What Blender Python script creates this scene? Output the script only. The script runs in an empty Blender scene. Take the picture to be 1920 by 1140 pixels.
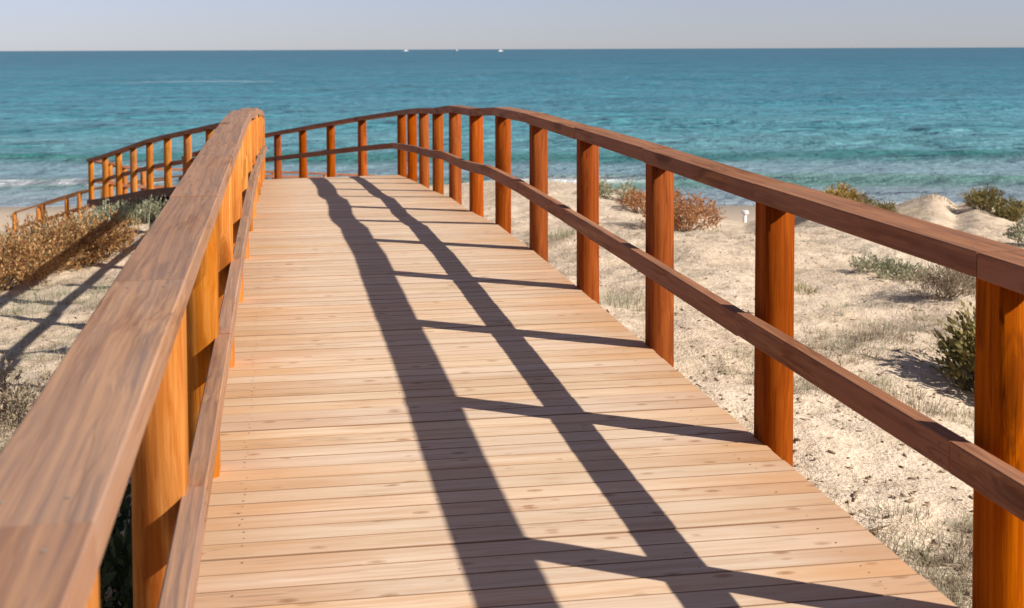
import bpy, bmesh, math, random
import numpy as np
from mathutils import Vector, Matrix
random.seed(7); rng = np.random.default_rng(11)
R = math.radians
scene = bpy.context.scene
COL = scene.collection

# ------------------------------------------------------------------ camera
ZC = 1.55
FPX = 2500.0
YAW = math.atan(437/FPX); PIT = math.atan(120/FPX); ROLL = math.atan(7/1920)
cam_d = bpy.data.cameras.new('camera'); cam = bpy.data.objects.new('camera', cam_d); COL.objects.link(cam)
fw = Vector((math.sin(YAW)*math.cos(PIT), math.cos(YAW)*math.cos(PIT), -math.sin(PIT)))
rt0 = Vector((math.cos(YAW), -math.sin(YAW), 0)); up0 = rt0.cross(fw)
rt = rt0*math.cos(ROLL) - up0*math.sin(ROLL); up = up0*math.cos(ROLL) + rt0*math.sin(ROLL)
M = Matrix((rt, up, -fw)).transposed().to_4x4(); M.translation = (0, 0, ZC)
cam.matrix_world = M
cam_d.sensor_width = 36; cam_d.lens = 36*FPX/1920
cam_d.shift_y = -(570-212)/1920
cam_d.clip_start = 0.05; cam_d.clip_end = 80000
cam_d.dof.use_dof = True; cam_d.dof.focus_distance = 5.5; cam_d.dof.aperture_fstop = 6.3
scene.camera = cam

# ------------------------------------------------------------------ light
SD = Vector((-1.29, 0.86, -1.0)).normalized()          # way the light travels
ELEV = math.asin(-SD.z); AZ = math.atan2(-SD.x, -SD.y)   # clockwise from +Y
world = bpy.data.worlds.new('World'); scene.world = world; world.use_nodes = True
wn = world.node_tree; bg = wn.nodes['Background']
sky = wn.nodes.new('ShaderNodeTexSky'); sky.sky_type = 'NISHITA'; sky.sun_disc = False
sky.sun_elevation = ELEV; sky.sun_rotation = AZ; sky.air_density = 0.62; sky.dust_density = 0.22; sky.ozone_density = 3.0
tint = wn.nodes.new('ShaderNodeMix'); tint.data_type = 'RGBA'; tint.blend_type = 'MULTIPLY'; tint.inputs[0].default_value = 1
tint.inputs[7].default_value = (1.025, .955, 1.04, 1)       # slightly violet summer haze
hs = wn.nodes.new('ShaderNodeHueSaturation'); hs.inputs['Saturation'].default_value = 0.62
wn.links.new(sky.outputs[0], hs.inputs['Color']); wn.links.new(hs.outputs[0], tint.inputs[6])
wn.links.new(tint.outputs[2], bg.inputs[0]); bg.inputs[1].default_value = 0.066
sl = bpy.data.lights.new('sun', 'SUN'); sl.energy = 4.8; sl.angle = R(0.5); sl.color = (1.0, 0.925, 0.80)
so = bpy.data.objects.new('sun', sl); COL.objects.link(so)
so.rotation_euler = SD.to_track_quat('-Z', 'Y').to_euler(); so.location = (10, -8, 14)
scene.view_settings.view_transform = 'Standard'; scene.view_settings.look = 'None'
scene.view_settings.exposure = 0.50; scene.view_settings.gamma = 1
scene.cycles.max_bounces = 6

# ------------------------------------------------------------------ helpers
CY, SY = math.cos(YAW), math.sin(YAW)
def wl(lat, D):            # metres right of the view line, metres ahead -> world x, y
    return (lat*CY + D*SY, D*CY - lat*SY)
def at(px, D):             # photo column and distance -> world x, y
    return wl((px-960)/FPX*D, D)
def zpix(px, py, D):       # height of what is seen at that pixel, D metres away
    hy = 95.5 - 7*px/1920
    r = fw + rt*((px-960)/FPX) - up*((py-212)/FPX)
    rh = r.x*SY + r.y*CY
    return ZC + r.z*(D/rh)

def tag(o, label=None, cat=None, group=None, kind=None):
    if label: o['label'] = label
    if cat: o['category'] = cat
    if group: o['group'] = group
    if kind: o['kind'] = kind
    return o
def empty(name, loc=(0,0,0)):
    o = bpy.data.objects.new(name, None); COL.objects.link(o); o.location = loc
    o.empty_display_size = .2
    return o
def link(name, me, mats, parent=None, mat=None, smooth=False):
    o = bpy.data.objects.new(name, me); COL.objects.link(o)
    for m in (mats if isinstance(mats, (list, tuple)) else [mats]): me.materials.append(m)
    if smooth:
        for p in me.polygons: p.use_smooth = True
    if parent is not None:
        o.parent = parent
        if mat is None: mat = Matrix.Identity(4)
        o.matrix_parent_inverse = Matrix.Identity(4)
        o.matrix_local = Matrix.Translation(-parent.location) @ mat if parent.type == 'EMPTY' else mat
    elif mat is not None: o.matrix_world = mat
    return o
def mesh(name, V, F, mi=None):
    me = bpy.data.meshes.new(name); me.from_pydata([tuple(v) for v in V], [], [tuple(f) for f in F])
    if mi is not None: me.polygons.foreach_set('material_index', mi)
    me.update(); return me
def add_box(V, F, c, s, rot=None):
    n = len(V)
    for sx in (-1,1):
        for sy in (-1,1):
            for sz in (-1,1):
                v = Vector((sx*s[0]/2, sy*s[1]/2, sz*s[2]/2))
                if rot: v = rot @ v
                V.append(tuple(v + Vector(c)))
    for f in ((0,1,3,2),(4,6,7,5),(0,4,5,1),(2,3,7,6),(0,2,6,4),(1,5,7,3)): F.append([n+i for i in f])

# value noise in numpy
_T = rng.random((256,256))
def vnoise(x, y):
    xi = np.floor(x).astype(int); yi = np.floor(y).astype(int); fx = x-xi; fy = y-yi
    fx = fx*fx*(3-2*fx); fy = fy*fy*(3-2*fy)
    a = _T[xi%256, yi%256]; b = _T[(xi+1)%256, yi%256]; c = _T[xi%256, (yi+1)%256]; d = _T[(xi+1)%256, (yi+1)%256]
    return (a*(1-fx)+b*fx)*(1-fy)+(c*(1-fx)+d*fx)*fy-.5
def fbm(x, y, o=4):
    s = 0; a = 1
    for i in range(o):
        s = s + a*vnoise(x*2**i+17.3*i, y*2**i+5.1*i); a *= .5
    return s

# ------------------------------------------------------------------ materials
class NT:
    def __init__(s, name):
        s.m = bpy.data.materials.new(name); s.m.use_nodes = True; s.t = s.m.node_tree
        s.b = s.t.nodes['Principled BSDF']
    def n(s, typ, ins=None, **kw):
        nd = s.t.nodes.new(typ)
        for k, v in kw.items(): setattr(nd, k, v)
        for k, v in (ins or {}).items():
            sk = nd.inputs[k]
            if isinstance(v, bpy.types.NodeSocket): s.t.links.new(v, sk)
            else: sk.default_value = v
        return nd
    def l(s, a, b): s.t.links.new(a, b)
    def ramp(s, fac, stops, interp='LINEAR'):
        r = s.n('ShaderNodeValToRGB', {'Fac': fac}); cr = r.color_ramp; cr.interpolation = interp
        while len(cr.elements) < len(stops): cr.elements.new(.5)
        for e, (p, c) in zip(cr.elements, stops):
            e.position = p; e.color = (*c, 1) if len(c) == 3 else c
        return r.outputs[0]
    def math(s, op, a, b=0.0, clamp=False):
        nd = s.n('ShaderNodeMath', operation=op); nd.use_clamp = clamp
        for i, v in enumerate((a, b)):
            if isinstance(v, bpy.types.NodeSocket): s.l(v, nd.inputs[i])
            else: nd.inputs[i].default_value = v
        return nd.outputs[0]
    def mix(s, f, a, b, mode='MIX'):
        nd = s.n('ShaderNodeMix', data_type='RGBA', blend_type=mode)
        for k, v in ((0, f), (6, a), (7, b)):
            if isinstance(v, bpy.types.NodeSocket): s.l(v, nd.inputs[k])
            else: nd.inputs[k].default_value = (*v, 1) if isinstance(v, tuple) and len(v) == 3 else v
        return nd.outputs[2]
    def mapped(s, src, scale, off=None):
        nd = s.n('ShaderNodeMapping', {'Vector': src, 'Scale': scale})
        if off is not None: s.l(off, nd.inputs['Location'])
        return nd.outputs[0]
    def noise(s, vec, scale, detail=4, rough=.55, dist=0):
        return s.n('ShaderNodeTexNoise', {'Vector': vec, 'Scale': scale, 'Detail': detail, 'Roughness': rough, 'Distortion': dist}).outputs[0]

def wood(name, base, light, dark, axis=0, knot=.5, rough=.6, island=False, grain=1.0, var=.25, hue=.006, sat=.08, gstr=.5, ks=(2.2, 9), kcol=None, worn=None, edge=None, cracks=.5, spec=.3, top=None):
    t = NT(name)
    tc = t.n('ShaderNodeTexCoord').outputs['Object']
    rnd = t.n('ShaderNodeNewGeometry').outputs['Random Per Island'] if island else t.n('ShaderNodeObjectInfo').outputs['Random']
    off = t.n('ShaderNodeCombineXYZ', {0: t.math('MULTIPLY', rnd, 37.0), 1: t.math('MULTIPLY', rnd, 91.0), 2: t.math('MULTIPLY', rnd, 53.0)}).outputs[0]
    def sc(a, b):
        v = [b, b, b]; v[axis] = a; return tuple(v)
    # knots bend the grain
    kv = t.mapped(tc, sc(*ks), off)
    vor = t.n('ShaderNodeTexVoronoi', {'Vector': kv, 'Scale': 1.0}, feature='F1')
    kd = vor.outputs['Distance']
    kn = t.ramp(kd, [(0.0, (1,1,1)), (.22, (.6,.6,.6)), (.40, (0,0,0))])
    ksel = t.math('GREATER_THAN', t.n('ShaderNodeSeparateColor', {0: vor.outputs['Color']}).outputs[0], 1-knot*.55)
    kn = t.math('MULTIPLY', kn, ksel)
    gv = t.mapped(tc, sc(1.1, 26*grain), off)
    wob = t.noise(t.mapped(tc, sc(1.3, 5), off), 1.0, 3)
    gv2 = t.n('ShaderNodeVectorMath', {0: gv, 1: t.n('ShaderNodeCombineXYZ', {0: t.math('MULTIPLY', wob, 3.2), 1: t.math('MULTIPLY', wob, 3.2), 2: t.math('MULTIPLY', kn, 2.5)}).outputs[0]}, operation='ADD').outputs[0]
    g = t.noise(gv2, 1.0, 6, .6, .3)
    fine = t.noise(t.mapped(tc, sc(4, 170*grain), off), 1.0, 3, .6)
    c = t.ramp(g, [(.30, dark), (.47, base), (.66, light)])
    midg = t.noise(t.n('ShaderNodeVectorMath', {0: t.mapped(tc, sc(1.6, 75*grain), off), 1: t.n('ShaderNodeCombineXYZ', {0: t.math('MULTIPLY', wob, 4.0), 1: t.math('MULTIPLY', wob, 4.0), 2: t.math('MULTIPLY', kn, 3.0)}).outputs[0]}, operation='ADD').outputs[0], 1.0, 4, .65)
    c = t.mix(t.math('MULTIPLY', t.ramp(midg, [(.38,(1,1,1)), (.52,(0,0,0))]), gstr), c, dark)
    c = t.mix(t.math('MULTIPLY', t.ramp(midg, [(.52,(0,0,0)), (.66,(1,1,1))]), gstr*.8), c, light)
    c = t.mix(t.math('MULTIPLY', t.ramp(fine, [(.35,(1,1,1)), (.55,(0,0,0))]), .35), c, dark)
    blot = t.noise(t.mapped(tc, sc(1.0, 4), off), 1.0, 3)
    if worn:
        c = t.mix(t.ramp(blot, [(.38, (0,0,0)), (.62, (.8,.8,.8))]), c, worn)
    if edge:   # deck boards: stain kept towards the two ends, worn pale where people walk
        sx = t.n('ShaderNodeSeparateXYZ', {0: tc}).outputs[0]
        e = t.math('ABSOLUTE', t.math('SUBTRACT', sx, .80))
        e = t.math('ADD', e, t.math('MULTIPLY', t.math('SUBTRACT', blot, .5), 1.1))
        c = t.mix(t.ramp(e, [(.55, (0,0,0)), (1.2, (.75,.75,.75))]), c, edge)
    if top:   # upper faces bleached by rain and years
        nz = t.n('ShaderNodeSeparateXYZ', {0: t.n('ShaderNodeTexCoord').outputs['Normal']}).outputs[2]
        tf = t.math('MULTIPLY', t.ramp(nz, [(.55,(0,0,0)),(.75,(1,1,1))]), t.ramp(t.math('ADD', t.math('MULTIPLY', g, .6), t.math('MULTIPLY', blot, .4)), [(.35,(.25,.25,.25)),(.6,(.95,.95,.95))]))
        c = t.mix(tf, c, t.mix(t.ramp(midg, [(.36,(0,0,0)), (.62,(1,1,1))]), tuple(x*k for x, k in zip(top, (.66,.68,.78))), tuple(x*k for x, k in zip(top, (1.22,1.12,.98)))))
    c = t.mix(t.math('MULTIPLY', kn, .75), c, kcol or tuple(x*.45 for x in dark))
    if cracks:
        cr = t.noise(t.mapped(tc, sc(.9, 17), off), 1.0, 3, .5)
        cm = t.noise(t.mapped(tc, sc(1.7, 5), off), 1.0, 2, .5)
        crk = t.math('MULTIPLY', t.ramp(t.math('ABSOLUTE', t.math('SUBTRACT', cr, .5)), [(0.004, (1,1,1)), (.013, (0,0,0))]), t.math('MULTIPLY', t.ramp(cm, [(.50,(0,0,0)),(.60,(1,1,1))]), cracks))
        c = t.mix(crk, c, tuple(x*.22 for x in dark))
    v = t.n('ShaderNodeHueSaturation', {'Color': c, 'Value': t.math('ADD', 1-var/2, t.math('MULTIPLY', rnd, var)),
            'Hue': t.math('ADD', .5-hue/2, t.math('MULTIPLY', t.math('FRACT', t.math('MULTIPLY', rnd, 7.3)), hue)),
            'Saturation': t.math('ADD', 1-sat/2, t.math('MULTIPLY', t.math('FRACT', t.math('MULTIPLY', rnd, 13.7)), sat))}).outputs[0]
    t.l(v, t.b.inputs['Base Color'])
    t.b.inputs['Roughness'].default_value = rough; t.b.inputs['Specular IOR Level'].default_value = spec
    h = t.math('ADD', t.math('MULTIPLY', g, .6), t.math('MULTIPLY', fine, .5))
    bp = t.n('ShaderNodeBump', {'Height': h, 'Strength': .35, 'Distance': .004})
    t.l(bp.outputs[0], t.b.inputs['Normal'])
    return t.m

W_DECK = wood('deck_wood', (.69,.515,.37), (.76,.60,.46), (.56,.365,.23), axis=0, knot=.16, ks=(11, 24), kcol=(.30,.13,.05), island=True, var=.13, sat=.18, gstr=.22, edge=(.58,.33,.175), cracks=.35, rough=.75, spec=.15)
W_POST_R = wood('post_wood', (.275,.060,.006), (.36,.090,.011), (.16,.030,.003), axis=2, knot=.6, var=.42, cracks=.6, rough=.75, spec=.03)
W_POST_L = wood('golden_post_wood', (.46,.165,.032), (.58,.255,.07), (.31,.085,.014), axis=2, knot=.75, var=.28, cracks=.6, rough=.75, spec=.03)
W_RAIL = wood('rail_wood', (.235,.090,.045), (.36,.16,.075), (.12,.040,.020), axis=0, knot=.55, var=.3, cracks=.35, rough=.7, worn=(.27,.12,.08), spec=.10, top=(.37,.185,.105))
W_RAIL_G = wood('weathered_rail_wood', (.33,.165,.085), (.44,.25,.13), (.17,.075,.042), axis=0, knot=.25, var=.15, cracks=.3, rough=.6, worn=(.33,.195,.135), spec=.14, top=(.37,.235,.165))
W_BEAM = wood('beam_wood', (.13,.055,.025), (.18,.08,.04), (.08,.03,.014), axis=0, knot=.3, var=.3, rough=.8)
W_STAIR = wood('stair_wood', (.42,.20,.085), (.52,.29,.14), (.28,.12,.05), axis=0, knot=.3, var=.3, rough=.8)
def plain(name, c, rough=.6, metal=0):
    t = NT(name)
    tc = t.n('ShaderNodeTexCoord').outputs['Object']
    n = t.noise(tc, 6, 4)
    t.l(t.mix(t.ramp(n, [(.3,(0,0,0)),(.8,(.35,.35,.35))]), c, tuple(x*.6 for x in c)), t.b.inputs['Base Color'])
    t.b.inputs['Roughness'].default_value = rough; t.b.inputs['Metallic'].default_value = metal
    return t.m
M_JOINT = plain('grimy_board_edge', (.30,.17,.095), .9)
M_SCREW = plain('steel_screw', (.34,.29,.24), .5)
M_NAIL = plain('rusty_nail', (.13,.055,.03), .7)

# ------------------------------------------------------------------ terrain heights
ctrl = []   # x, y, z
def cp(px, py, D): x, y = at(px, D); ctrl.append((x, y, zpix(px, py, D)))
def cz(px, D, z): x, y = at(px, D); ctrl.append((x, y, z))
# right dunes
for a in ((1700,1100,6.2),(1950,1100,6.4),(1950,900,8),(1600,700,9.8),(1950,700,10.3),(1330,700,9.5),(1200,560,12.3),(1500,560,13),
          (1880,575,13.2),(1100,450,17),(1300,470,16.2),(1600,470,17),(1880,450,18),(1060,341,27),(960,338,30),(1200,362,26),
          (1330,403,23),(1400,422,22.5),(1600,378,24),(1690,389,24),(1750,368,25.5),(1812,393,24.5),(1870,385,25.5),(1935,408,23),(1480,405,24),
          (2100,420,24),(2150,600,14),(2200,900,9),(870,352,31)): cp(*a)
for px in (900,1100,1300,1500,1700,1900,2300):
    cz(px,33,-2.6); cz(px,39,-4.0); cz(px,46,-4.55)
# left side
for a in ((50,780,9.6),(-150,760,10),(20,1010,7.2),(110,625,12.8),(-60,610,13),(150,545,16),(10,565,15.5),(210,485,18.6),(250,428,21.3),(295,404,23.5),
          (165,425,24),(60,475,23),(-20,505,21),(-180,500,22),(10,442,38),(-150,450,37)): cp(*a)
cz(240,31,-2.75); cz(330,32,-2.3); cz(440,31,-2.1); cz(600,31,-2.0); cz(750,31,-1.8)
cz(170,36,-3.5); cz(300,37,-3.5); cz(500,38,-3.7); cz(700,38,-3.9)
for px in (-300,0,300,600): cz(px,46,-4.4)
for px in (-700,-200,200,700,1200,1700,2300,3000): cz(px,56,-4.95); cz(px,75,-6.2); cz(px,120,-9)
for x, y, z in ((.8,-2,-.95),(.8,3,-.95),(.8,8,-.9),(.8,13,-.95),(.8,19,-1.3),(-1.6,1.5,-1.0),(3,1,-.9),(3,-6,-.9),(-3,-6,-1.0),(2.6,4,-.9),(2.6,8,-.78),(2.5,14,-.9),
                (-1.2,8,-1.0),(-1.2,13,-1.2),(-40,0,-.5),(-40,20,-1.5),(40,0,-.8),(40,20,-1.2),(0,-40,0),(60,-60,0),(-60,-60,0),(-15,8,-1.2),(15,8,-1.0)):
    ctrl.append((x, y, z))
CP = np.array(ctrl); EPS = .6
def _phi(r2): return np.sqrt(r2+EPS)
_d2 = ((CP[:,None,:2]-CP[None,:,:2])**2).sum(-1)
_A = _phi(_d2) - np.eye(len(CP))*0.15
_mean = -2.0
_w = np.linalg.solve(_A, CP[:,2]-_mean)
def ground0(x, y):
    x = np.atleast_1d(np.asarray(x, float)); y = np.atleast_1d(np.asarray(y, float))
    out = np.empty(x.size); xf = x.ravel(); yf = y.ravel()
    for i in range(0, xf.size, 40000):
        d2 = (xf[i:i+40000,None]-CP[None,:,0])**2 + (yf[i:i+40000,None]-CP[None,:,1])**2
        out[i:i+40000] = _phi(d2) @ _w + _mean
    return np.clip(out, -12, 1.5).reshape(x.shape)
def ground(x, y):
    x = np.atleast_1d(np.asarray(x, float)); y = np.atleast_1d(np.asarray(y, float))
    z = ground0(x, y)
    D = x*SY + y*CY
    lat = x*CY - y*SY; px = 960+FPX*lat/np.maximum(D, 1)
    wgt = np.clip((D-17)/8, 0, 1)**1.5*np.clip((41-D)/7, 0, 1)
    z = z + wgt*np.interp(px, CRX, CRZ, left=0, right=CRZ[-1] if len(CRZ) else 0)*(D > 5)
    k = np.clip((40-D)/8, .04, 1)*(1-.55*np.clip((D-20)/5, 0, 1))
    z = z + k*(.17*fbm(x*.45, y*.45, 3) + .085*fbm(x*1.7+9, y*2.1, 3) + .036*fbm(x*6.5, y*6.5+4, 2))
    return z
CREST = [(780,347),(820,349),(900,345),(960,338),(1040,341),(1100,346),(1140,353),(1200,362),(1260,378),(1310,398),(1345,413),(1400,419),(1440,408),(1500,384),(1545,366),(1600,366),(1640,386),(1672,388),
         (1700,378),(1730,370),(1751,365),(1775,371),(1795,387),(1815,383),(1835,378),(1865,386),(1900,399),(1960,412)]
def _sil(px):
    best = 1e9
    for D in np.arange(17, 36, .5):
        x, y = at(px, D); z = float(ground0(x, y)[0]); v = Vector((x, y, z-ZC)); py = 212-FPX*v.dot(up)/v.dot(fw)
        if py < best: best = py; bz = z; bd = D
    return best, bz, bd
_cr = []
for _px, _py in CREST:
    b, bz, bd = _sil(_px); _cr.append(zpix(_px, _py, 26)-zpix(_px, b, 26))
CRX = np.array([c[0] for c in CREST], float); CRZ = np.array(_cr)
def gz(x, y): return float(ground(x, y)[0])

def axis(lo, hi, flo, fhi, fine, grow=1.12):
    a = list(np.arange(flo, fhi, fine)); s = fine; v = a[-1]
    while v < hi: s *= grow; v += s; a.append(v)
    s = fine; v = a[0]; b = []
    while v > lo: s *= grow; v -= s; b.append(v)
    return np.array(b[::-1]+a)
def grid_obj(name, xs, ys, zf, mat, smooth=True):
    X, Y = np.meshgrid(xs, ys); Z = zf(X, Y); nx, ny = len(xs), len(ys)
    V = np.stack([X.ravel(), Y.ravel(), Z.ravel()], 1)
    i = np.arange(nx*ny).reshape(ny, nx)
    F = np.stack([i[:-1,:-1].ravel(), i[:-1,1:].ravel(), i[1:,1:].ravel(), i[1:,:-1].ravel()], 1)
    me = bpy.data.meshes.new(name); me.vertices.add(len(V)); me.vertices.foreach_set('co', V.ravel())
    me.loops.add(F.size); me.loops.foreach_set('vertex_index', F.ravel())
    me.polygons.add(len(F)); me.polygons.foreach_set('loop_start', np.arange(len(F))*4)
    me.polygons.foreach_set('use_smooth', np.ones(len(F), bool))
    me.update(calc_edges=True)
    return link(name, me, mat)

# sand
t = NT('sand'); tc = t.n('ShaderNodeTexCoord').outputs['Object']
n1 = t.noise(tc, .5, 4); n2 = t.noise(tc, 7, 5, .65); n3 = t.noise(tc, 42, 3, .6)
c = t.ramp(n1, [(.3,(.62,.49,.37)), (.7,(.72,.60,.475))])
c = t.mix(t.ramp(n2, [(.30,(.6,.6,.6)), (.52,(0,0,0))]), c, (.40,.29,.19))
n4 = t.noise(t.mapped(tc, (1.1,1.6,1)), 1.0, 6, .72)     # thin mat of dry growth over the sand
c = t.mix(t.ramp(n4, [(.50,(0,0,0)), (.62,(.40,.40,.40))]), c, (.37,.29,.19))
n5 = t.noise(t.mapped(tc, (2.2,3.0,1)), 1.0, 5, .7)
c = t.mix(t.ramp(n5, [(.56,(0,0,0)), (.68,(.32,.32,.32))]), c, (.30,.27,.18))
c = t.mix(t.ramp(n3, [(.33,(.6,.6,.6)), (.42,(0,0,0))]), c, (.33,.24,.155))
vo = t.n('ShaderNodeTexVoronoi', {'Vector': tc, 'Scale': 9.0, 'Randomness': 1.0}, feature='F1')
c = t.mix(t.math('MULTIPLY', t.ramp(vo.outputs['Distance'], [(.10,(1,1,1)), (.17,(0,0,0))]), t.math('GREATER_THAN', t.n('ShaderNodeSeparateColor', {0: vo.outputs['Color']}).outputs[0], .80)), c, (.27,.19,.12))
sz = t.n('ShaderNodeSeparateXYZ', {0: tc}).outputs[2]
beach = t.ramp(t.math('MULTIPLY', t.math('ADD', sz, 5.2), 1.0), [(.30,(.33,.28,.23)), (.55,(.55,.44,.34)), (.9,(.62,.50,.39))])
smooth_f = t.n('ShaderNodeMapRange', {'Value': sz, 'From Min': -4.1, 'From Max': -3.3}).outputs[0]
c = t.mix(smooth_f, beach, c)
t.l(c, t.b.inputs['Base Color']); t.b.inputs['Roughness'].default_value = .95; t.b.inputs['Specular IOR Level'].default_value = .1
h = t.math('ADD', t.math('MULTIPLY', n2, 1.0), t.math('MULTIPLY', n3, .35))
t.l(t.n('ShaderNodeBump', {'Height': h, 'Strength': .9, 'Distance': .05}).outputs[0], t.b.inputs['Normal'])
SAND = t.m
xs = axis(-260, 260, -6.5, 15.0, .075); ys = axis(-120, 150, 3.5, 31, .085)
g = grid_obj('sand_ground', xs, ys, ground, SAND); tag(g, kind='structure')

# ------------------------------------------------------------------ sea
SEA = -4.9
def sea_h(X, Y):   # X along the shore, Y away from it
    w = vnoise(X/14+3, Y*0+2)*2.6 + vnoise(X/45+8, Y*0+5)*5
    def ridge(c, a, l, s):
        d = (Y-(c+w*s)); amp = a*(.7+.8*np.clip(vnoise(X/26+c, Y*0+c)+.5, 0, 1))
        return amp*np.exp(-(np.where(d < 0, d/(l*.8), d/l))**2)
    z = ridge(63.8, .24, 2.0, .5) + ridge(78, .32, 3.2, .7) + ridge(91, .26, 4, .9) + ridge(57.5,.10,1.0,.6) + ridge(112,.25,6,1)
    k = np.clip((Y-52)/25, .12, 1)*np.clip((600-Y)/300, 0, 1)
    z = z + k*(.20*fbm(X/3.0, Y/1.9, 3) + .20*fbm(X/13, Y/6.5+7, 3)*np.clip((Y-55)/60, 0, 1)) + np.clip((Y-120)/200, 0, 1)*np.clip((6000-Y)/4000,0,1)*.9*fbm(X/70, Y/26+3, 3)
    return z
t = NT('sea_water'); tc = t.n('ShaderNodeTexCoord').outputs['Object']
sy = t.n('ShaderNodeSeparateXYZ', {0: tc}).outputs[1]; sx = t.n('ShaderNodeSeparateXYZ', {0: tc}).outputs[0]
sh = t.noise(t.mapped(tc, (.012,.03,1)), 1.0, 4)       # sea bed and wind patches
yy = t.math('ADD', sy, t.math('MULTIPLY', t.math('SUBTRACT', t.noise(t.mapped(tc, (.03,.02,1)), 1.0, 3), .5), 3.0))
lg = t.math('DIVIDE', t.math('LOGARITHM', t.math('MAXIMUM', t.math('DIVIDE', yy, 50.0), 1.0), 10.0), 2.4)
c = t.ramp(lg, [(0.0,(.34,.37,.40)), (.036,(.27,.36,.40)), (.0405,(.11,.24,.20)), (.046,(.15,.27,.25)), (.050,(.24,.36,.41)), (.072,(.24,.37,.42)), (.0765,(.045,.19,.175)), (.083,(.065,.235,.23)), (.090,(.13,.32,.37)), (.11,(.14,.335,.39)), (.14,(.105,.325,.39)), (.20,(.075,.285,.37)), (.31,(.048,.225,.315)), (.5,(.030,.16,.245)), (1.0,(.026,.13,.205))])  # swell bands put into the colour: green where faces reflect less sky, paler between
sfac = t.ramp(sh, [(.35,(0,0,0)), (.65,(.55,.55,.55))])
c = t.mix(sfac, c, t.mix(.40, c, (.01,.09,.13)))
st1 = t.noise(t.mapped(tc, (.42,.50,1)), 1.0, 4, .6); st2 = t.noise(t.mapped(tc, (.045,.13,1)), 1.0, 5, .62)
stn = t.math('ADD', t.math('MULTIPLY', st1, .5), t.math('MULTIPLY', st2, .5))  # wavelet mottle: dark faces and sky-reflecting light ones put into the colour
off_ = t.n('ShaderNodeMapRange', {'Value': sy, 'From Min': 58.0, 'From Max': 100.0, 'To Min': .25, 'To Max': 1.0}).outputs[0]
c = t.mix(t.math('MULTIPLY', t.ramp(stn, [(.38,(.6,.6,.6)), (.50,(0,0,0))]), off_), c, (.012,.12,.15))
c = t.mix(t.math('MULTIPLY', t.ramp(stn, [(.50,(0,0,0)), (.62,(.32,.32,.32))]), off_), c, (.155,.31,.39))
# foam: breaker and swash, made of broken white water where the shallow swell folds
fo = t.noise(t.mapped(tc, (.35,1.1,1)), 1.0, 5, .65)
at_foam = t.n('ShaderNodeAttribute', attribute_name='foam').outputs['Fac']
fm = t.math('MULTIPLY', at_foam, t.ramp(fo, [(.34,(0,0,0)), (.46,(1,1,1))]))
c = t.mix(fm, c, (.82,.84,.85))
t.l(c, t.b.inputs['Base Color'])
t.b.inputs['Roughness'].default_value = .32; t.b.inputs['IOR'].default_value = 1.33
t.b.inputs['Specular IOR Level'].default_value = .32
b1 = t.noise(t.mapped(tc, (.8,1.1,1)), 1.0, 5, .62); b2 = t.noise(t.mapped(tc, (.07,.16,1)), 1.0, 4, .6); b3 = t.noise(t.mapped(tc, (.012,.03,1)), 1.0, 3, .6)
hh = t.math('ADD', t.math('ADD', t.math('MULTIPLY', b1, .55), t.math('MULTIPLY', b2, 1.5)), t.math('MULTIPLY', b3, 5.0))
t.l(t.n('ShaderNodeBump', {'Height': hh, 'Strength': 1.0, 'Distance': 1.1}).outputs[0], t.b.inputs['Normal'])
WATER = t.m
ys = [44.0]
while ys[-1] < 45000:
    y = ys[-1]; ys.append(y + max(.30, y*y*3.0e-5 if y < 2000 else y*.12))
ys = np.array(ys)
xs2 = axis(-45000, 45000, -60, 70, .55, 1.10)
sea = grid_obj('sea', xs2, ys, lambda X, Y: sea_h(X, Y)+SEA, WATER); tag(sea, kind='structure')
sea.rotation_euler.z = -YAW
X, Y = np.meshgrid(xs2, ys)
w = vnoise(X/14+3, Y*0+2)*2.6 + vnoise(X/45+8, Y*0+5)*5
foam = np.exp(-((Y-(63.0+w*.5))/.6)**2)*2.2*(np.exp(-((X+24.2)/1.5)**2)+.9*np.exp(-((X+21.1)/.5)**2)+np.exp(-((X+19.6)/.45)**2)+np.exp(-((X+17.3)/.9)**2)+np.exp(-((X+30)/2.5)**2))
foam += np.exp(-((Y-(54.6+w*.3))/.35)**2)*.45
foam += np.exp(-((Y-(62.6+w*.5))/.6)**2)*np.exp(-((X-2.5)/3.0)**2)*1.3
foam += np.exp(-((Y-(275+w*3))/2.5)**2)*np.clip((-45-X)/10,0,1)*np.clip((X+88)/10,0,1)*.28
at_ = sea.data.attributes.new('foam', 'FLOAT', 'POINT'); at_.data.foreach_set('value', np.clip(foam, 0, 1).ravel().astype(np.float32))

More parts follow.
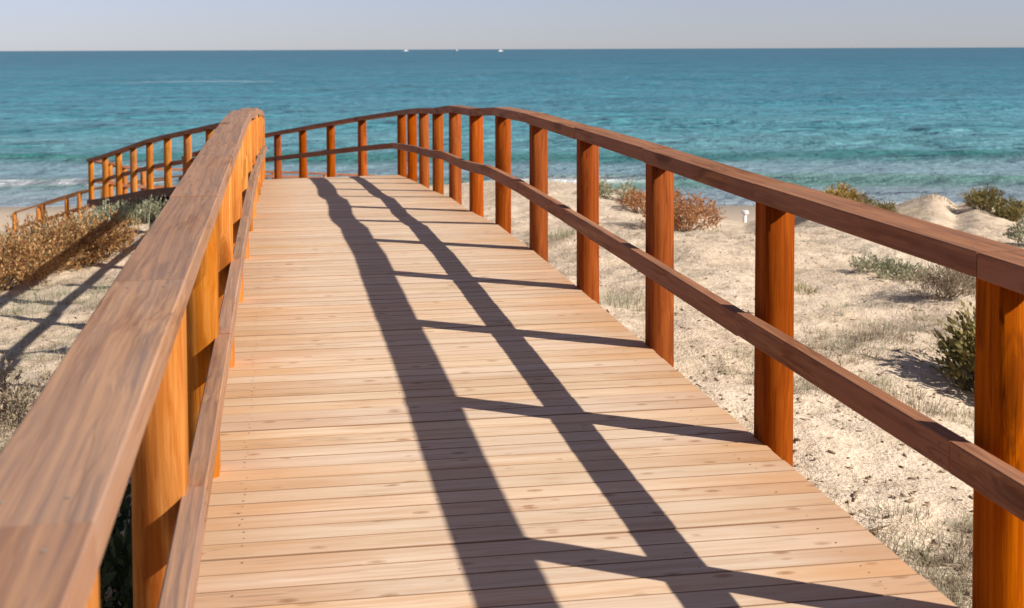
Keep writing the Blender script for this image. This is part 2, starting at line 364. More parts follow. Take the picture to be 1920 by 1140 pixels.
# ------------------------------------------------------------------ boardwalk
def board(name, a, b, width, thick, mat, parent, ang0=0, ang1=0, gap=.0015, bev=.0035, up_off=0):
    """sawn board from a to b (centre of top face), width across, plumb ends mitred by ang0 / ang1"""
    a = Vector(a); b = Vector(b); d = b-a; L = math.hypot(d.x, d.y); h = math.atan2(d.y, d.x); dz = d.z
    w2 = width/2; sec = [(-w2,-bev),(-w2+bev,0),(w2-bev,0),(w2,-bev),(w2,-thick+bev),(w2-bev,-thick),(-w2+bev,-thick),(-w2,-thick+bev)]
    V = []; N = 7
    for i in range(N):
        f = i/(N-1)
        for k, (s, z) in enumerate(sec):
            x = f*L + (gap if i == 0 else -gap if i == N-1 else 0)
            if i == 0: x += math.tan(ang0)*s
            if i == N-1: x += math.tan(ang1)*s
            V.append((x, s, z + dz*(x/L) + up_off))
    F = []
    for i in range(N-1):
        for k in range(8):
            F.append((i*8+k, (i+1)*8+k, (i+1)*8+(k+1)%8, i*8+(k+1)%8))
    F.append(tuple(range(8))); F.append(tuple(range(8*N-1, 8*N-9, -1)))
    MI = [0]*len(F)
    if name == 'handrail' and L > 1 and mat is not W_STAIR:
        for f in (.055, .945):
            for sx in (-.3, .3):
                x = f*L+random.uniform(-.01,.01); m = len(V)
                for q in range(8): V.append((x+.004*math.cos(q*.785), sx*w2*2*.8+.004*math.sin(q*.785), dz*(x/L)+up_off+.0012))
                F.append(tuple(range(m, m+8))); MI.append(1)
    if name == 'mid_rail' and L > 1:
        for sd in (-1, 1):
            for (f, zz) in ((.03,-.022),(.03,-.062),(.97,-.022),(.97,-.062)):
                x = f*L+random.uniform(-.008,.008); m = len(V)
                for q in range(8): V.append((x+.005*math.cos(q*.785), sd*(w2+.0008), dz*(x/L)+zz+.005*math.sin(q*.785)*sd))
                F.append(tuple(range(m, m+8))); MI.append(1)
    me = mesh(name, V, F, MI)
    return link(name, me, [mat, M_SCREW if name == 'handrail' else M_NAIL] if 1 in MI else mat, parent, Matrix.Translation(a) @ Matrix.Rotation(h, 4, 'Z'))
def post(name, x, y, zt, zb, r, mat, parent, flat=None):
    V = []; F = []; N = 36; rows = 7
    ph = random.random()*6; lean = (random.uniform(-.004,.004), random.uniform(-.004,.004))
    for i in range(rows):
        f = i/(rows-1); z = zb+(zt-zb)*f
        for k in range(N):
            a = k/N*2*math.pi; rr = r*(1+.018*math.sin(2*a+ph)+.012*math.sin(3*a+ph*2+f*2)) * (1.02-.04*f)
            px_, py_ = rr*math.cos(a), rr*math.sin(a)
            if flat is not None: px_ = max(px_, -.66*r)        # sawn flat on the side the rails are fixed to
            V.append((px_+lean[0]*(1-f), py_+lean[1]*(1-f), z-zb))
    for i in range(rows-1):
        for k in range(N): F.append((i*N+k, i*N+(k+1)%N, (i+1)*N+(k+1)%N, (i+1)*N+k))
    F.append(tuple(range(N-1,-1,-1))); F.append(tuple(range((rows-1)*N, rows*N)))
    me = mesh(name, V, F)
    o = link(name, me, mat, parent, Matrix.Translation((x, y, zb)) @ Matrix.Rotation(random.random()*6.28 if flat is None else flat, 4, 'Z'))
    for p in me.polygons: p.use_smooth = len(p.vertices) == 4 and not (flat is not None and p.normal.x < -.97)
    return o

# centre line stations: (x, y, z)
DW = 2.01; CX = .795
zs = {-3:-.03,-2:-.018,-1:-.005,0:.012,1:.033,2:.048,3:.068,4:.082,5:.092,6:.074,7:-.005,8:-.040,9:-.137,10:-.203,11:-.287,12:-.378}
ST = [(CX, 4.80+1.565*(i-2)-(.075 if i < 2 else 0), zs[i]) for i in range(-3, 13)]
# first ramp turns left and goes down
d = Vector((-.307,.952)); c0 = Vector((CX, 20.30)); ST[-1] = (CX, 20.30, -.378)
s = 0
for i in range(9):
    s += 1.50; z = -.378 - .108*min(s, 7) - .136*max(0, s-7)
    p = c0 + d*s; ST.append((p.x, p.y, z))
# then bends right, going on down
hd = R(-3); d2 = Vector(wl(math.sin(hd), math.cos(hd))); p = Vector(ST[-1][:2]); z = ST[-1][2]
for i in range(3):
    p = p + d2*1.55; z -= .235; ST.append((p.x, p.y, z))
d3 = Vector(wl(math.sin(R(55)), math.cos(R(55))))
for i in range(4):
    p = p + d3*1.7; z -= .155; ST.append((p.x, p.y, z))
n = len(ST)
def side(off, ST=ST):
    out = []
    n = len(ST)
    for i in range(n):
        P = Vector(ST[i][:2]); a = (P-Vector(ST[i-1][:2])).normalized() if i else None
        b = (Vector(ST[i+1][:2])-P).normalized() if i < n-1 else None
        a = a if a is not None else b; b = b if b is not None else a
        m = (a+b).normalized(); nrm = Vector((m.y, -m.x)); k = 1/max(.5, nrm.dot(Vector((a.y, -a.x))))
        q = P + nrm*off*k; out.append((q.x, q.y, ST[i][2]))
    return out
walk = empty('boardwalk', (CX, 4.8, -1.0))
tag(walk, 'long orange wooden boardwalk arching over the dunes, then ramping down left towards the sea', 'boardwalk')

def deck_mesh(ST, parent, pitch=.116, name='deck', mat=None, w=DW, nails=True):
    Lp = side(-w/2-.055, ST); Rp = side(w/2, ST); V = []; F = []; MI = []
    for i in range(len(ST)-1):
        a0, a1, b0, b1 = map(Vector, (Lp[i], Lp[i+1], Rp[i], Rp[i+1]))
        nb = max(1, round((Vector(ST[i+1])-Vector(ST[i])).length/pitch))
        for k in range(nb):
            f0, f1 = k/nb, (k+1)/nb
            gap = .0025
            dirv = (Vector(ST[i+1])-Vector(ST[i])).normalized()
            A = a0.lerp(a1, f0)+dirv*gap; B = a0.lerp(a1, f1)-dirv*gap; C_ = b0.lerp(b1, f0)+dirv*gap; D_ = b0.lerp(b1, f1)-dirv*gap
            acr = (C_-A).normalized(); e0 = random.uniform(-.003,.003); e1 = random.uniform(-.003,.003)
            dz = random.uniform(-.0009,.0009); tl = random.uniform(-.0008,.0008); up_ = Vector((0,0,1))
            A = A+acr*e0; B = B+acr*e0; C_ = C_+acr*e1; D_ = D_+acr*e1
            base = len(V); bw = (B-A).length
            for (P0, P1) in ((A,B),(C_,D_)):
                along = (P1-P0).normalized()
                for (u, zz) in ((0,-.0018),(random.uniform(.0015,.0035),0),(bw/2,.0006),(bw-.002,0),(bw,-.0014),(bw,-.032),(0,-.032)):
                    V.append(P0+along*min(u,(P1-P0).length)+up_*(zz+dz+(tl if u > bw/2 else 0)))
            for q in range(7):
                F.append((base+q, base+7+q, base+7+(q+1)%7, base+(q+1)%7)); MI.append(2 if q in (0,4,6) else 0)
            F.append(tuple(base+q for q in range(7))); F.append(tuple(base+13-q for q in range(7))); MI += [0,0]
            if nails and i < 14:
                for fx in (.065,.375,.70,.93):
                    for fy in (.27,.73):
                        if random.random() < (.15 if fx < .1 else .5): continue
                        c = A.lerp(C_, fx+random.uniform(-.006,.006))+(B-A)*(fy+random.uniform(-.08,.08))+up_*(.0022+dz)
                        r = random.uniform(.0022,.0036); m = len(V)
                        for q in range(6): V.append(c+Vector((r*math.cos(q*1.047), r*math.sin(q*1.047), 0)))
                        F.append(tuple(range(m, m+6))); MI.append(1)
    o = link(name, mesh(name, V, F, MI), [mat or W_DECK, M_NAIL, M_JOINT], parent, Matrix.Identity(4))
    return o
def rail_run(pts, h, width, thick, mat, parent, name, lo=0, hi=None):
    hi = hi or len(pts)-1
    hds = [math.atan2(pts[i+1][1]-pts[i][1], pts[i+1][0]-pts[i][0]) for i in range(len(pts)-1)]
    for i in range(lo, hi):
        a0 = (hds[i]-hds[i-1])/2 if i else 0
        a1 = (hds[i+1]-hds[i])/2 if i < len(hds)-1 else 0
        wrap = lambda a: (a+math.pi) % (2*math.pi)-math.pi
        a0 = wrap(a0*2)/2; a1 = wrap(a1*2)/2
        j = random.uniform(-.003,.003)
        board(name, (pts[i][0], pts[i][1], pts[i][2]+h+j), (pts[i+1][0], pts[i+1][1], pts[i+1][2]+h+j), width+random.uniform(-.004,.004), thick, mat[i] if isinstance(mat, list) else mat, parent, ang0=a0, ang1=-a1)
def railing(ST, parent, w=DW, posts_from=0, matL=None, matR=None):
    def HD(i):
        j = min(i, len(ST)-2); k = max(0, i-1)
        return (math.atan2(ST[j+1][1]-ST[j][1], ST[j+1][0]-ST[j][0])+math.atan2(ST[k+1][1]-ST[k][1], ST[k+1][0]-ST[k][0]))/2-math.pi/2
    for sgn in (-1, 1):
        ol = sgn < 0
        top = side(sgn*(w/2+(.090 if ol else .043)), ST); mid = side(sgn*(w/2-(.004 if ol else .075)), ST); pp = side(sgn*(w/2+(.063 if ol else .048)), ST)
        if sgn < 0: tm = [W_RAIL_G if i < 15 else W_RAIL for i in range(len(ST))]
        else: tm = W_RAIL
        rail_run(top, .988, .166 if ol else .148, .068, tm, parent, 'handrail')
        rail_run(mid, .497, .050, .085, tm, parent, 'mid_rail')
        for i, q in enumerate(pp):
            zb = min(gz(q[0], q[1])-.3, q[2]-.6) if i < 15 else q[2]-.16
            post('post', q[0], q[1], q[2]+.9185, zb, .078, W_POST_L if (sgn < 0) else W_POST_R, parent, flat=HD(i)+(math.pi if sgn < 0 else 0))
deck_mesh(ST, walk)
railing(ST, walk)
# edge beams and cross joists under the boards
for sgn in (-1, 1):
    e = side(sgn*(DW/2-.06), ST)
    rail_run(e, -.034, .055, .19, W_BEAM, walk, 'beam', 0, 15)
    e = side(sgn*(DW/2+.155), ST)
    rail_run(e, .004, .05, .17, W_BEAM, walk, 'fascia_board', 15)
    e = side(sgn*(DW/2-.12), ST)
    for i in range(16, n-1):
        for k_ in (0, .5):
            q = Vector(e[i]).lerp(Vector(e[i+1]), k_); post('pile', q.x, q.y, q.z-.20, gz(q.x, q.y)-.3, .10, W_BEAM, walk)
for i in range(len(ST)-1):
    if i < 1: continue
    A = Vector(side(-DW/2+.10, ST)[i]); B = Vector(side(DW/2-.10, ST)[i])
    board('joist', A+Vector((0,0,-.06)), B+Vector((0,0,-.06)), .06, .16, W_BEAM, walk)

# beach stairs: down to the left from the foot of the ramps
stairs = empty('beach_stairs', (*at(180, 39.5), -4.2))
tag(stairs, 'lower wooden stairs with slim handrails going down left onto the beach', 'stairs')
def stair_pts(dd, inset=0):
    P = []
    for px, D, zr in ((22,40.5,None),(76,40.2,None),(145,39.6,None),(225,39.2,None),(310,38.8,None)):
        D2 = D+dd; ref = {22:397,76:380,145:358,225:345,310:335}[px]
        z = zpix(px, ref, D)-.98; x, y = at(px+(48*dd/1.6 if dd else 0), D2); P.append((x, y, z))
    return P
near = stair_pts(0); far = stair_pts(1.5)
for run in (near, far):
    rail_run(run, .98, .10, .055, W_STAIR, stairs, 'handrail'); rail_run(run, .50, .045, .08, W_STAIR, stairs, 'mid_rail')
    rail_run([(x,y,z) for x,y,z in run], -.02, .05, .20, W_STAIR, stairs, 'stringer')
    for q in run: post('post', q[0], q[1], q[2]+.92, gz(q[0],q[1])-.3, .07, W_POST_L, stairs)
V = []; F = []
for i in range(len(near)-1):
    a0,a1,b0,b1 = map(Vector, (near[i],near[i+1],far[i],far[i+1])); nb = 5
    for k in range(nb):
        f0 = (k+.03)/nb; f1 = (k+.97)/nb; z = a0.z+(a1.z-a0.z)*(k+.5)/nb
        n0 = len(V)
        for dz in (0,-.04):
            for p_ in (a0.lerp(a1,f0), a0.lerp(a1,f1), b0.lerp(b1,f1), b0.lerp(b1,f0)): V.append((p_.x,p_.y,z+dz))
        F += [(n0,n0+1,n0+2,n0+3),(n0+7,n0+6,n0+5,n0+4),(n0,n0+4,n0+5,n0+1),(n0+1,n0+5,n0+6,n0+2),(n0+2,n0+6,n0+7,n0+3),(n0+3,n0+7,n0+4,n0)]
link('tread', mesh('tread', V, F), W_STAIR, stairs, Matrix.Identity(4))

# ------------------------------------------------------------------ plants
def leaf_mat(name, cols, rough=.7, trans=.25):
    t = NT(name); r = t.n('ShaderNodeNewGeometry').outputs['Random Per Island']
    st = [(i/len(cols), c) for i, c in enumerate(cols)]
    c = t.ramp(r, st, 'CONSTANT')
    n = t.noise(t.n('ShaderNodeTexCoord').outputs['Object'], 2.3, 3)
    c = t.mix(t.ramp(n, [(.35,(0,0,0)),(.7,(.6,.6,.6))]), c, cols[-1])
    t.l(c, t.b.inputs['Base Color']); t.b.inputs['Roughness'].default_value = rough
    t.b.inputs['Specular IOR Level'].default_value = .15
    tr = t.n('ShaderNodeBsdfTranslucent', {'Color': c}); mx = t.n('ShaderNodeMixShader', {0: trans})
    t.l(t.b.outputs[0], mx.inputs[1]); t.l(tr.outputs[0], mx.inputs[2]); t.l(mx.outputs[0], t.t.nodes['Material Output'].inputs[0])
    return t.m
L_ORANGE = leaf_mat('ochre_leaves', [(.42,.21,.08),(.51,.32,.14),(.27,.12,.05),(.62,.43,.22),(.20,.15,.06),(.46,.24,.10),(.38,.20,.085)])
L_RUST = leaf_mat('rust_leaves', [(.46,.19,.08),(.38,.15,.07),(.52,.30,.15),(.28,.13,.06),(.46,.24,.11)])
L_OLIVE = leaf_mat('olive_leaves', [(.18,.155,.055),(.26,.21,.08),(.12,.115,.04),(.34,.26,.10),(.22,.18,.07)])
L_GREY = leaf_mat('grey_green_leaves', [(.36,.37,.25),(.45,.45,.31),(.26,.29,.18),(.52,.50,.36),(.36,.36,.24)])
L_DRY = leaf_mat('dry_twigs', [(.30,.22,.15),(.38,.29,.20),(.22,.16,.11),(.42,.34,.25),(.30,.25,.18)])
L_MIX = leaf_mat('ochre_grey_leaves', [(.42,.30,.14),(.36,.35,.22),(.50,.42,.27),(.26,.22,.11),(.44,.40,.26),(.34,.30,.17)])
L_GREEN = leaf_mat('green_grass', [(.20,.20,.075),(.29,.27,.12),(.14,.15,.05),(.37,.33,.17),(.24,.23,.10)])
L_YEL = leaf_mat('yellow_leaves', [(.46,.31,.09),(.38,.27,.07),(.52,.38,.14),(.28,.22,.06),(.40,.28,.10)])
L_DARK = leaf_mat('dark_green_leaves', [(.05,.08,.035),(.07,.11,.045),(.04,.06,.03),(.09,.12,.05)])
M_LIT = plain('driftwood', (.30,.21,.135), .9)
M_TWIG = plain('twig_bark', (.19,.13,.085), .9)

def np_mesh(name, V, F):
    me = bpy.data.meshes.new(name); V = np.asarray(V, float); F = np.asarray(F, int); k = F.shape[1]
    me.vertices.add(len(V)); me.vertices.foreach_set('co', V.ravel())
    me.loops.add(F.size); me.loops.foreach_set('vertex_index', F.ravel())
    me.polygons.add(len(F)); me.polygons.foreach_set('loop_start', np.arange(len(F))*k)
    me.update(calc_edges=True); return me
def leaves(C, size, rg, aspect=2.0, upb=.3, dirs=None):
    n = len(C); a = rg.normal(size=(n,3)) if dirs is None else dirs + rg.normal(size=(n,3))*.45
    a[:,2] += upb; a /= np.linalg.norm(a, axis=1)[:,None]
    b = np.cross(a, rg.normal(size=(n,3))); b /= np.linalg.norm(b, axis=1)[:,None]
    nn = np.cross(a, b)
    L = (size*rg.uniform(.6,1.35,n))[:,None]; W = L/aspect*.5
    V = np.stack([C, C+a*L*.5+b*W+nn*L*.06, C+a*L, C+a*L*.5-b*W+nn*L*.06], 1).reshape(-1,3)
    return V, np.arange(4*n).reshape(n,4)
def bush(name, label, cat, px, D, rx, ry, h, mat, n=4000, leaf=.05, group=None, seed=0, lumps=14, aspect=2.0, spiky=False, sink=.05, xy=None):
    """low shrub: woody stems from one root and leaf clumps spread over an uneven mound"""
    rg = np.random.default_rng(seed+100); x, y = xy or at(px, D); z = gz(x, y)-sink
    root = empty(name, (x, y, z)); tag(root, label, cat, group)
    # lump centres inside the mound
    cen = []; 
    while len(cen) < lumps:
        u = rg.uniform(-1,1,2); 
        if u@u > 1: continue
        hh = math.sqrt(max(0,1-u@u*.85)); cen.append((u[0]*rx*.85, u[1]*ry*.85, h*hh*rg.uniform(.45,.86)))
    cen = np.array(cen)
    gzs = np.array([gz(x+c[0], y+c[1])-z for c in cen]); cen[:,2] += gzs
    rad = h*rg.uniform(.28,.46,lumps) + .04
    # sprigs inside lumps
    ns = n//9; k = rg.integers(0, lumps, ns); v = rg.normal(size=(ns,3)); v /= np.linalg.norm(v,axis=1)[:,None]
    rr = rg.uniform(.25,1.0,ns)**.5
    base = cen[k] + v*(rad[k]*rr)[:,None]*np.array([1.25,1.25,1.0])
    out = v.copy(); out[:,2] = np.abs(out[:,2])*.6+.5
    P = []; Dd = []
    for j in range(9):
        P.append(base + out*(j/9*leaf*2.4) + rg.normal(size=(ns,3))*leaf*.28); Dd.append(out)
    C = np.concatenate(P); Dd = np.concatenate(Dd)
    floor = -.02
    C[:,2] = np.maximum(C[:,2], floor)
    V, F = leaves(C, leaf, rg, aspect, .2, Dd)
    f = link('foliage', np_mesh('foliage', V, F), mat, root, Matrix.Translation(root.location))
    # stems
    V = []; F = []
    for c in cen:
        for r_ in range(2):
            a = Vector((rg.normal()*.04, rg.normal()*.04, 0)); b = Vector(c)+Vector(rg.normal(size=3)*.08)
            m = a.lerp(b,.5)+Vector((0,0,-.05*h)); prev = None
            for i, (p, rd) in enumerate(((a,.012),(m,.008),(b,.003))):
                ii = len(V)
                for q in range(4): V.append(p+Vector((rd*math.cos(q*1.57), rd*math.sin(q*1.57), 0)))
                if prev is not None:
                    for q in range(4): F.append((prev+q, prev+(q+1)%4, ii+(q+1)%4, ii+q))
                prev = ii
    link('stem', mesh('stem', V, F), M_TWIG, root, Matrix.Translation(root.location))
    return root
def blades(n, r, h, w, rg, lean=.5, seg=3):
    a = rg.uniform(0,2*np.pi,n); rr = r*np.sqrt(rg.uniform(0,1,n)); bx = rr*np.cos(a); by = rr*np.sin(a)
    da = a+rg.normal(size=n)*.8; ln = h*rg.uniform(.45,1.0,n); le = lean*rg.uniform(.3,1.3,n)*(.4+rr/max(r,1e-6))
    V = []; rows = []
    perp = np.stack([-np.sin(da), np.cos(da)],1)
    for s_ in range(seg+1):
        f = s_/seg; ho = ln*le*f**1.7; z = ln*f*np.sqrt(np.clip(1-(le*f)**2*.35,.1,1)); ww = w*(1-f*.85)
        c = np.stack([bx+np.cos(da)*ho, by+np.sin(da)*ho, z],1)
        for sg in (-1,1):
            p = c.copy(); p[:,:2] += sg*perp*ww/2; rows.append(p)
    V = np.stack(rows,1).reshape(-1,3); m = 2*(seg+1); F = []
    b = np.arange(n)*m
    for s_ in range(seg): F.append(np.stack([b+2*s_, b+2*s_+1, b+2*s_+3, b+2*s_+2],1))
    return V, np.concatenate(F)
def tuft(name, label, cat, px, D, r, h, mat, n=160, w=.006, lean=.5, group=None, seed=0, ryx=1.0, xy=None):
    rg = np.random.default_rng(seed+500); x, y = xy or at(px, D)
    V, F = blades(n, r, h, w, rg, lean); V[:,1] *= ryx
    gg = ground(x+V[:,0], y+V[:,1]); z = gz(x, y)
    V[:,2] += (gg-z)-.015
    o = link(name, np_mesh(name, V, F), mat); o.location = (x, y, z); tag(o, label, cat, group)
    return o
GB = 'ochre shrubs on the left dune'
bush('dune_shrub', 'ochre shrub cut by the left frame edge, nearest of the mound left of the boardwalk', 'shrub', -10, 17.0, .80, .9, .60, L_ORANGE, 6800, .042, GB, 1, 15)
bush('dune_shrub', 'broad ochre and brown shrub in the middle of the left mound', 'shrub', 95, 18.2, .76, .9, .70, L_ORANGE, 8000, .042, GB, 2, 16)
bush('dune_shrub', 'small rounded ochre shrub beside the left handrail, right end of the mound', 'shrub', 185, 18.6, .50, .7, .46, L_ORANGE, 5000, .045, GB, 3, 14)
bush('dune_shrub', 'mixed ochre and grey shrub, rearmost of the mound, in front of the beach stairs', 'shrub', 90, 20.0, .95, .7, .34, L_MIX, 7000, .05, GB, 4, 18)
bush('dune_shrub', 'grey green shrub at the far left edge behind the ochre mound', 'shrub', -45, 21, .5, .7, .45, L_GREY, 4500, .05, GB, 5, 14)
bush('silver_shrub', 'silvery green shrub with upright tips below the ramp, left one', 'shrub', 200, 21.8, .46, .5, .36, L_GREY, 3500, .055, 'silvery shrubs under the ramp', 6, 12, aspect=3.5)
bush('silver_shrub', 'silvery green shrub with upright tips below the ramp, right one by the handrail', 'shrub', 270, 21.6, .42, .45, .30, L_GREY, 2800, .05, 'silvery shrubs under the ramp', 7, 10, aspect=3.5)
tuft('upright_sprigs', 'pale upright sprigs rising from the silvery shrub under the ramp', 'plant', 236, 21.7, .7, .46, L_GREY, 190, .02, .15, None, 8)
tuft('grey_grass', 'thin grey green grass fringe at the foot of the left ochre mound', 'grass tuft', 110, 15.4, .55, .22, L_GREY, 260, .006, .8, 'grey grass at the left', 9)
tuft('grey_grass', 'grey green grass in the shade at the left frame edge below the ochre mound', 'grass tuft', 5, 14.2, .5, .2, L_GREY, 260, .006, .8, 'grey grass at the left', 10)
tuft('grey_grass', 'small green grass tuft on the bare sand beside the left handrail', 'grass tuft', 225, 24.5, .4, .10, L_GREEN, 160, .008, .9, 'grey grass at the left', 11)
bush('dune_shrub', 'dry grey shrub at the left frame edge, lowest in the picture', 'shrub', -5, 9.6, .38, .5, .24, L_DRY, 3000, .03, 'dry shrubs', 12, 10)
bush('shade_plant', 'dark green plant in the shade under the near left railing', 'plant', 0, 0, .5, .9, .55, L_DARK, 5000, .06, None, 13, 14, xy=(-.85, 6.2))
# right side
GR = 'shrubs on the right dune'
bush('rust_shrub', 'large rust orange shrub half behind the third nearest right post, on the dune edge', 'shrub', 1285, 19.6, .44, .9, .56, L_RUST, 8500, .032, GR, 20, 18)
bush('rust_shrub', 'small rust and green shrub left of the large rust one, on the dune edge', 'shrub', 1192, 23.5, .24, .6, .30, L_RUST, 2200, .035, GR, 21, 10)
bush('olive_shrub', 'low olive shrub on the dune crest in front of the waves', 'shrub', 1150, 25.0, .40, .6, .24, L_GREY, 2600, .045, GR, 22, 9)
tuft('sea_grass', 'thin green stalks sticking up above the large rust shrub', 'grass tuft', 1272, 20.5, .22, .62, L_GREEN, 40, .010, .35, None, 23)
bush('olive_shrub', 'yellow leaved shrub on the crest just above the right handrail', 'shrub', 1570, 24.0, .34, .5, .26, L_YEL, 2600, .045, GR, 24, 9)
bush('olive_shrub', 'grey twiggy shrub right of the yellow one on the crest', 'shrub', 1605, 24.3, .22, .4, .2, L_DRY, 1400, .04, GR, 25, 7)
bush('olive_shrub', 'small bright green shrub on the crest between handrail and bare dune top', 'shrub', 1646, 23.8, .26, .45, .20, L_OLIVE, 2200, .04, GR, 26, 8)
bush('olive_shrub', 'round olive green shrub casting shade on the crest near the right frame edge', 'shrub', 1872, 24.2, .36, .6, .36, L_OLIVE, 3600, .045, GR, 27, 11)
bush('olive_shrub', 'low olive shrub trailing down to the right frame edge', 'shrub', 1912, 23.6, .35, .5, .2, L_OLIVE, 2200, .045, GR, 28, 8)
tuft('dry_grass', 'tall dry grass tuft standing on the dune top beside the round olive shrub', 'grass tuft', 1838, 25.4, .22, .42, L_DRY, 220, .010, .5, 'dry grass on the crest', 29)
tuft('dry_grass', 'sparse dry grass on the peak of the bare dune', 'grass tuft', 1752, 25.4, .4, .12, L_DRY, 120, .010, .6, 'dry grass on the crest', 30)
bush('olive_shrub', 'grey green shrub cut by the right frame edge above the handrail', 'shrub', 1945, 17.5, .12, .3, .32, L_GREY, 1800, .04, GR, 31, 9)
bush('twiggy_shrub', 'brown twiggy shrub on open sand left of the nearest right post', 'shrub', 1775, 13.2, .34, .45, .24, L_DRY, 5200, .04, GR, 32, 14, aspect=6)
bush('olive_shrub', 'low grey green mat of leaves on the sand beyond the twiggy shrub', 'shrub', 1680, 14.6, .52, .35, .10, L_GREY, 2600, .035, GR, 33, 12)
bush('spiky_plant', 'spiky yellow green plant half hidden behind the nearest right post', 'plant', 1842, 9.9, .08, .2, .26, L_GREEN, 650, .08, None, 34, 12, aspect=7)
bush('spiky_plant', 'green plant hidden behind the nearest right post, casting the long shade', 'plant', 1894, 9.8, .12, .2, .54, L_OLIVE, 3200, .06, None, 35, 14)
tuft('small_grass', 'small green grass tuft on sand just right of the second nearest right post', 'grass tuft', 1508, 13.6, .16, .10, L_GREEN, 190, .006, .7, 'small grass tufts on the sand', 36)
tuft('small_grass', 'tiny green grass tuft below the mid rail between the two nearest right posts', 'grass tuft', 1582, 8.5, .07, .05, L_GREEN, 90, .004, .7, 'small grass tufts on the sand', 37)
tuft('small_grass', 'grey grass tuft beside the deck between the fourth and fifth nearest right posts', 'grass tuft', 1050, 16.8, .3, .16, L_GREY, 260, .008, .7, 'small grass tufts on the sand', 38)
tuft('small_grass', 'wispy grey grass tuft on sand between the third and fourth nearest right posts', 'grass tuft', 1165, 12.0, .32, .16, L_GREY, 260, .006, .7, 'small grass tufts on the sand', 39)
tuft('small_grass', 'wispy dry tuft between the nearest right post and the mid rail', 'grass tuft', 1720, 9.2, .28, .16, L_DRY, 260, .004, .8, 'small grass tufts on the sand', 40)
tuft('small_grass', 'dry brown grass tuft on sand above the mid rail, between the two nearest right posts', 'grass tuft', 1640, 11.0, .35, .14, L_DRY, 300, .005, .8, 'small grass tufts on the sand', 41)

# ground cover nobody could count: dry sprigs and drift litter
def in_view_pts(n, rg, d0, d1, px0, px1):
    u = rg.uniform(0,1,n); D = 1/(1/d1+(1/d0-1/d1)*u); px = rg.uniform(px0, px1, n)
    lat = (px-960)/FPX*D; return lat*CY+D*SY, D*CY-lat*SY
def scatter(name, n, rg, fn, mat, dens=None):
    VV = []; FF = []; o = 0
    X1, Y1 = in_view_pts(int(n*.72), rg, 5.2, 29, 980, 2150); X2, Y2 = in_view_pts(n-int(n*.72), rg, 7, 27, -250, 480)
    X = np.concatenate([X1,X2]); Y = np.concatenate([Y1,Y2])
    keep = ((X > 1.95)|(X < -.5)) & (fbm(X*.55+3, Y*.55+1, 3) > (dens if dens is not None else -9))
    X = X[keep]; Y = Y[keep]; Z = ground(X, Y)
    for x, y, z in zip(X, Y, Z):
        V, F = fn(rg); VV.append(V+np.array([x,y,z])); FF.append(F+o); o += len(V)
    return tag(link(name, np_mesh(name, np.concatenate(VV), np.concatenate(FF)), mat), kind='stuff')
def sprig(rg):
    V, F = blades(int(rg.integers(5,14)), rg.uniform(.02,.09), rg.uniform(.04,.12), .0045, rg, 1.1, 2); return V, F
a = scatter('dry_ground_cover', 7500, np.random.default_rng(5), sprig, L_DRY, .08); tag(a, 'dry brown sprigs scattered thinly over the dune sand', 'ground cover')
a = scatter('grey_ground_cover', 4200, np.random.default_rng(6), sprig, L_GREY, .05); tag(a, 'grey green low sprigs growing in patches on the dune sand', 'ground cover')
def bit(rg):
    V = []; F = []; L = rg.uniform(.012,.06); a = rg.uniform(0,3.14); w = rg.uniform(.004,.014); h = rg.uniform(.003,.012)
    add_box(V, F, (0,0,h*.6), (L,w,h), Matrix.Rotation(a,3,'Z') @ Matrix.Rotation(rg.normal()*.25,3,'Y')); return np.array(V), np.array(F)
a = scatter('drift_litter', 2600, np.random.default_rng(7), bit, M_LIT); tag(a, 'bits of dry twig and seaweed scattered on the sand', 'litter')

# ------------------------------------------------------------------ white post on the beach
M_WHITE = plain('white_paint', (.85,.85,.84), .5)
x, y = at(1398, 44); z = zpix(1398, 424, 44)-.35
wp = empty('beach_post', (x, y, z)); tag(wp, 'small white post with a flat wide top standing on the beach by the water', 'post')
def cyl(segs, prof):
    V = []; F = []
    for (r, zz) in prof:
        for q in range(segs): V.append((r*math.cos(q/segs*6.2832), r*math.sin(q/segs*6.2832), zz))
    for i in range(len(prof)-1):
        for q in range(segs): F.append((i*segs+q, i*segs+(q+1)%segs, (i+1)*segs+(q+1)%segs, (i+1)*segs+q))
    F.append(tuple(range(segs-1,-1,-1))); F.append(tuple(range((len(prof)-1)*segs, len(prof)*segs))); return V, F
V, F = cyl(16, [(.055,-.4),(.055,.75)]); link('shaft', mesh('shaft', V, F), M_WHITE, wp, Matrix.Translation(wp.location), True)
V, F = cyl(16, [(.105,.752),(.12,.77),(.12,.85),(.10,.87)]); link('cap', mesh('cap', V, F), M_WHITE, wp, Matrix.Translation(wp.location))

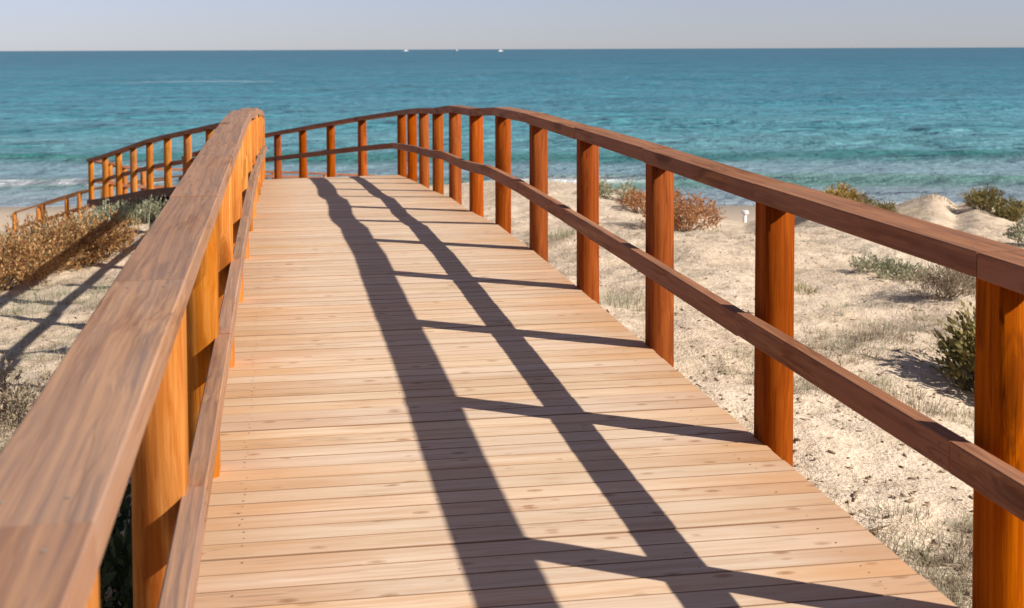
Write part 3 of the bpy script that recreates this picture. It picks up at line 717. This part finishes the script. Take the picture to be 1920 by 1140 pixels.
# ------------------------------------------------------------------ boats on the horizon
M_GLASS = plain('boat_window', (.03,.04,.05), .2)
def boat(label, px, D, L, H, head, sail=False):
    lat = (px-960)/FPX*D; x, y = wl(lat, D)
    r = empty('motor_boat' if not sail else 'sailing_boat', (0,0,0)); tag(r, label, 'boat', 'white boats near the horizon')
    secs = []; n = 11; V = []; F = []
    for i in range(n):
        f = i/(n-1); xx = (f-.5)*L; bw = L*.13*(1-max(0,(f-.55)/.45)**2.2); sheer = H*.34+H*.14*f**2; 
        for (yy, zz) in ((-bw,sheer),(-bw*.9,H*.1),(-bw*.35,-H*.12),(bw*.35,-H*.12),(bw*.9,H*.1),(bw,sheer)):
            V.append((xx+(f**6)*L*.03*(zz/H), yy, zz))
    for i in range(n-1):
        for k in range(6): F.append((i*6+k, i*6+(k+1)%6, (i+1)*6+(k+1)%6, (i+1)*6+k))
    F.append((0,1,2,3,4,5)); F.append(tuple(range(n*6-1, n*6-7, -1)))
    link('hull', mesh('hull', V, F), M_WHITE, r)
    V = []; F = []
    def cab(x0, x1, z0, z1, w, rake):
        m = len(V)
        for zz, dx in ((z0,0),(z1,rake)):
            for (a, b) in ((x0,-w),(x1-dx,-w*.85),(x1-dx,w*.85),(x0,w)): V.append((a+dx*.3, b, zz))
        F.extend([(m,m+1,m+5,m+4),(m+1,m+2,m+6,m+5),(m+2,m+3,m+7,m+6),(m+3,m,m+4,m+7),(m+4,m+5,m+6,m+7)])
    cab(-L*.3, L*.2, H*.37, H*.72, L*.10, L*.08)
    if not sail: cab(-L*.2, L*.05, H*.725, H, L*.08, L*.05)
    link('cabin', mesh('cabin', V, F), M_WHITE, r)
    V = []; F = []
    add_box(V, F, (-L*.05, -L*.098, H*.56), (L*.34, L*.012, H*.12)); link('cabin_window', mesh('cabin_window', V, F), M_GLASS, r)
    if sail:
        V, F = cyl(8, [(.12,H*.72),(.07,H*2.6)]); link('mast', mesh('mast', V, F), M_WHITE, r)
    r.matrix_world = Matrix.Translation((x, y, SEA)) @ Matrix.Rotation(-YAW+R(head), 4, 'Z')
DB = 4300
boat('white motor yacht on the horizon, leftmost and largest of the three boats', 761, DB, 23, 5.5, 188)
boat('tiny white sailing boat right on the horizon, middle of the three boats', 855, 4700, 17, 6, 140, True)
boat('white motor boat just under the horizon, rightmost of the three boats', 939, 3600, 14, 5, 30)
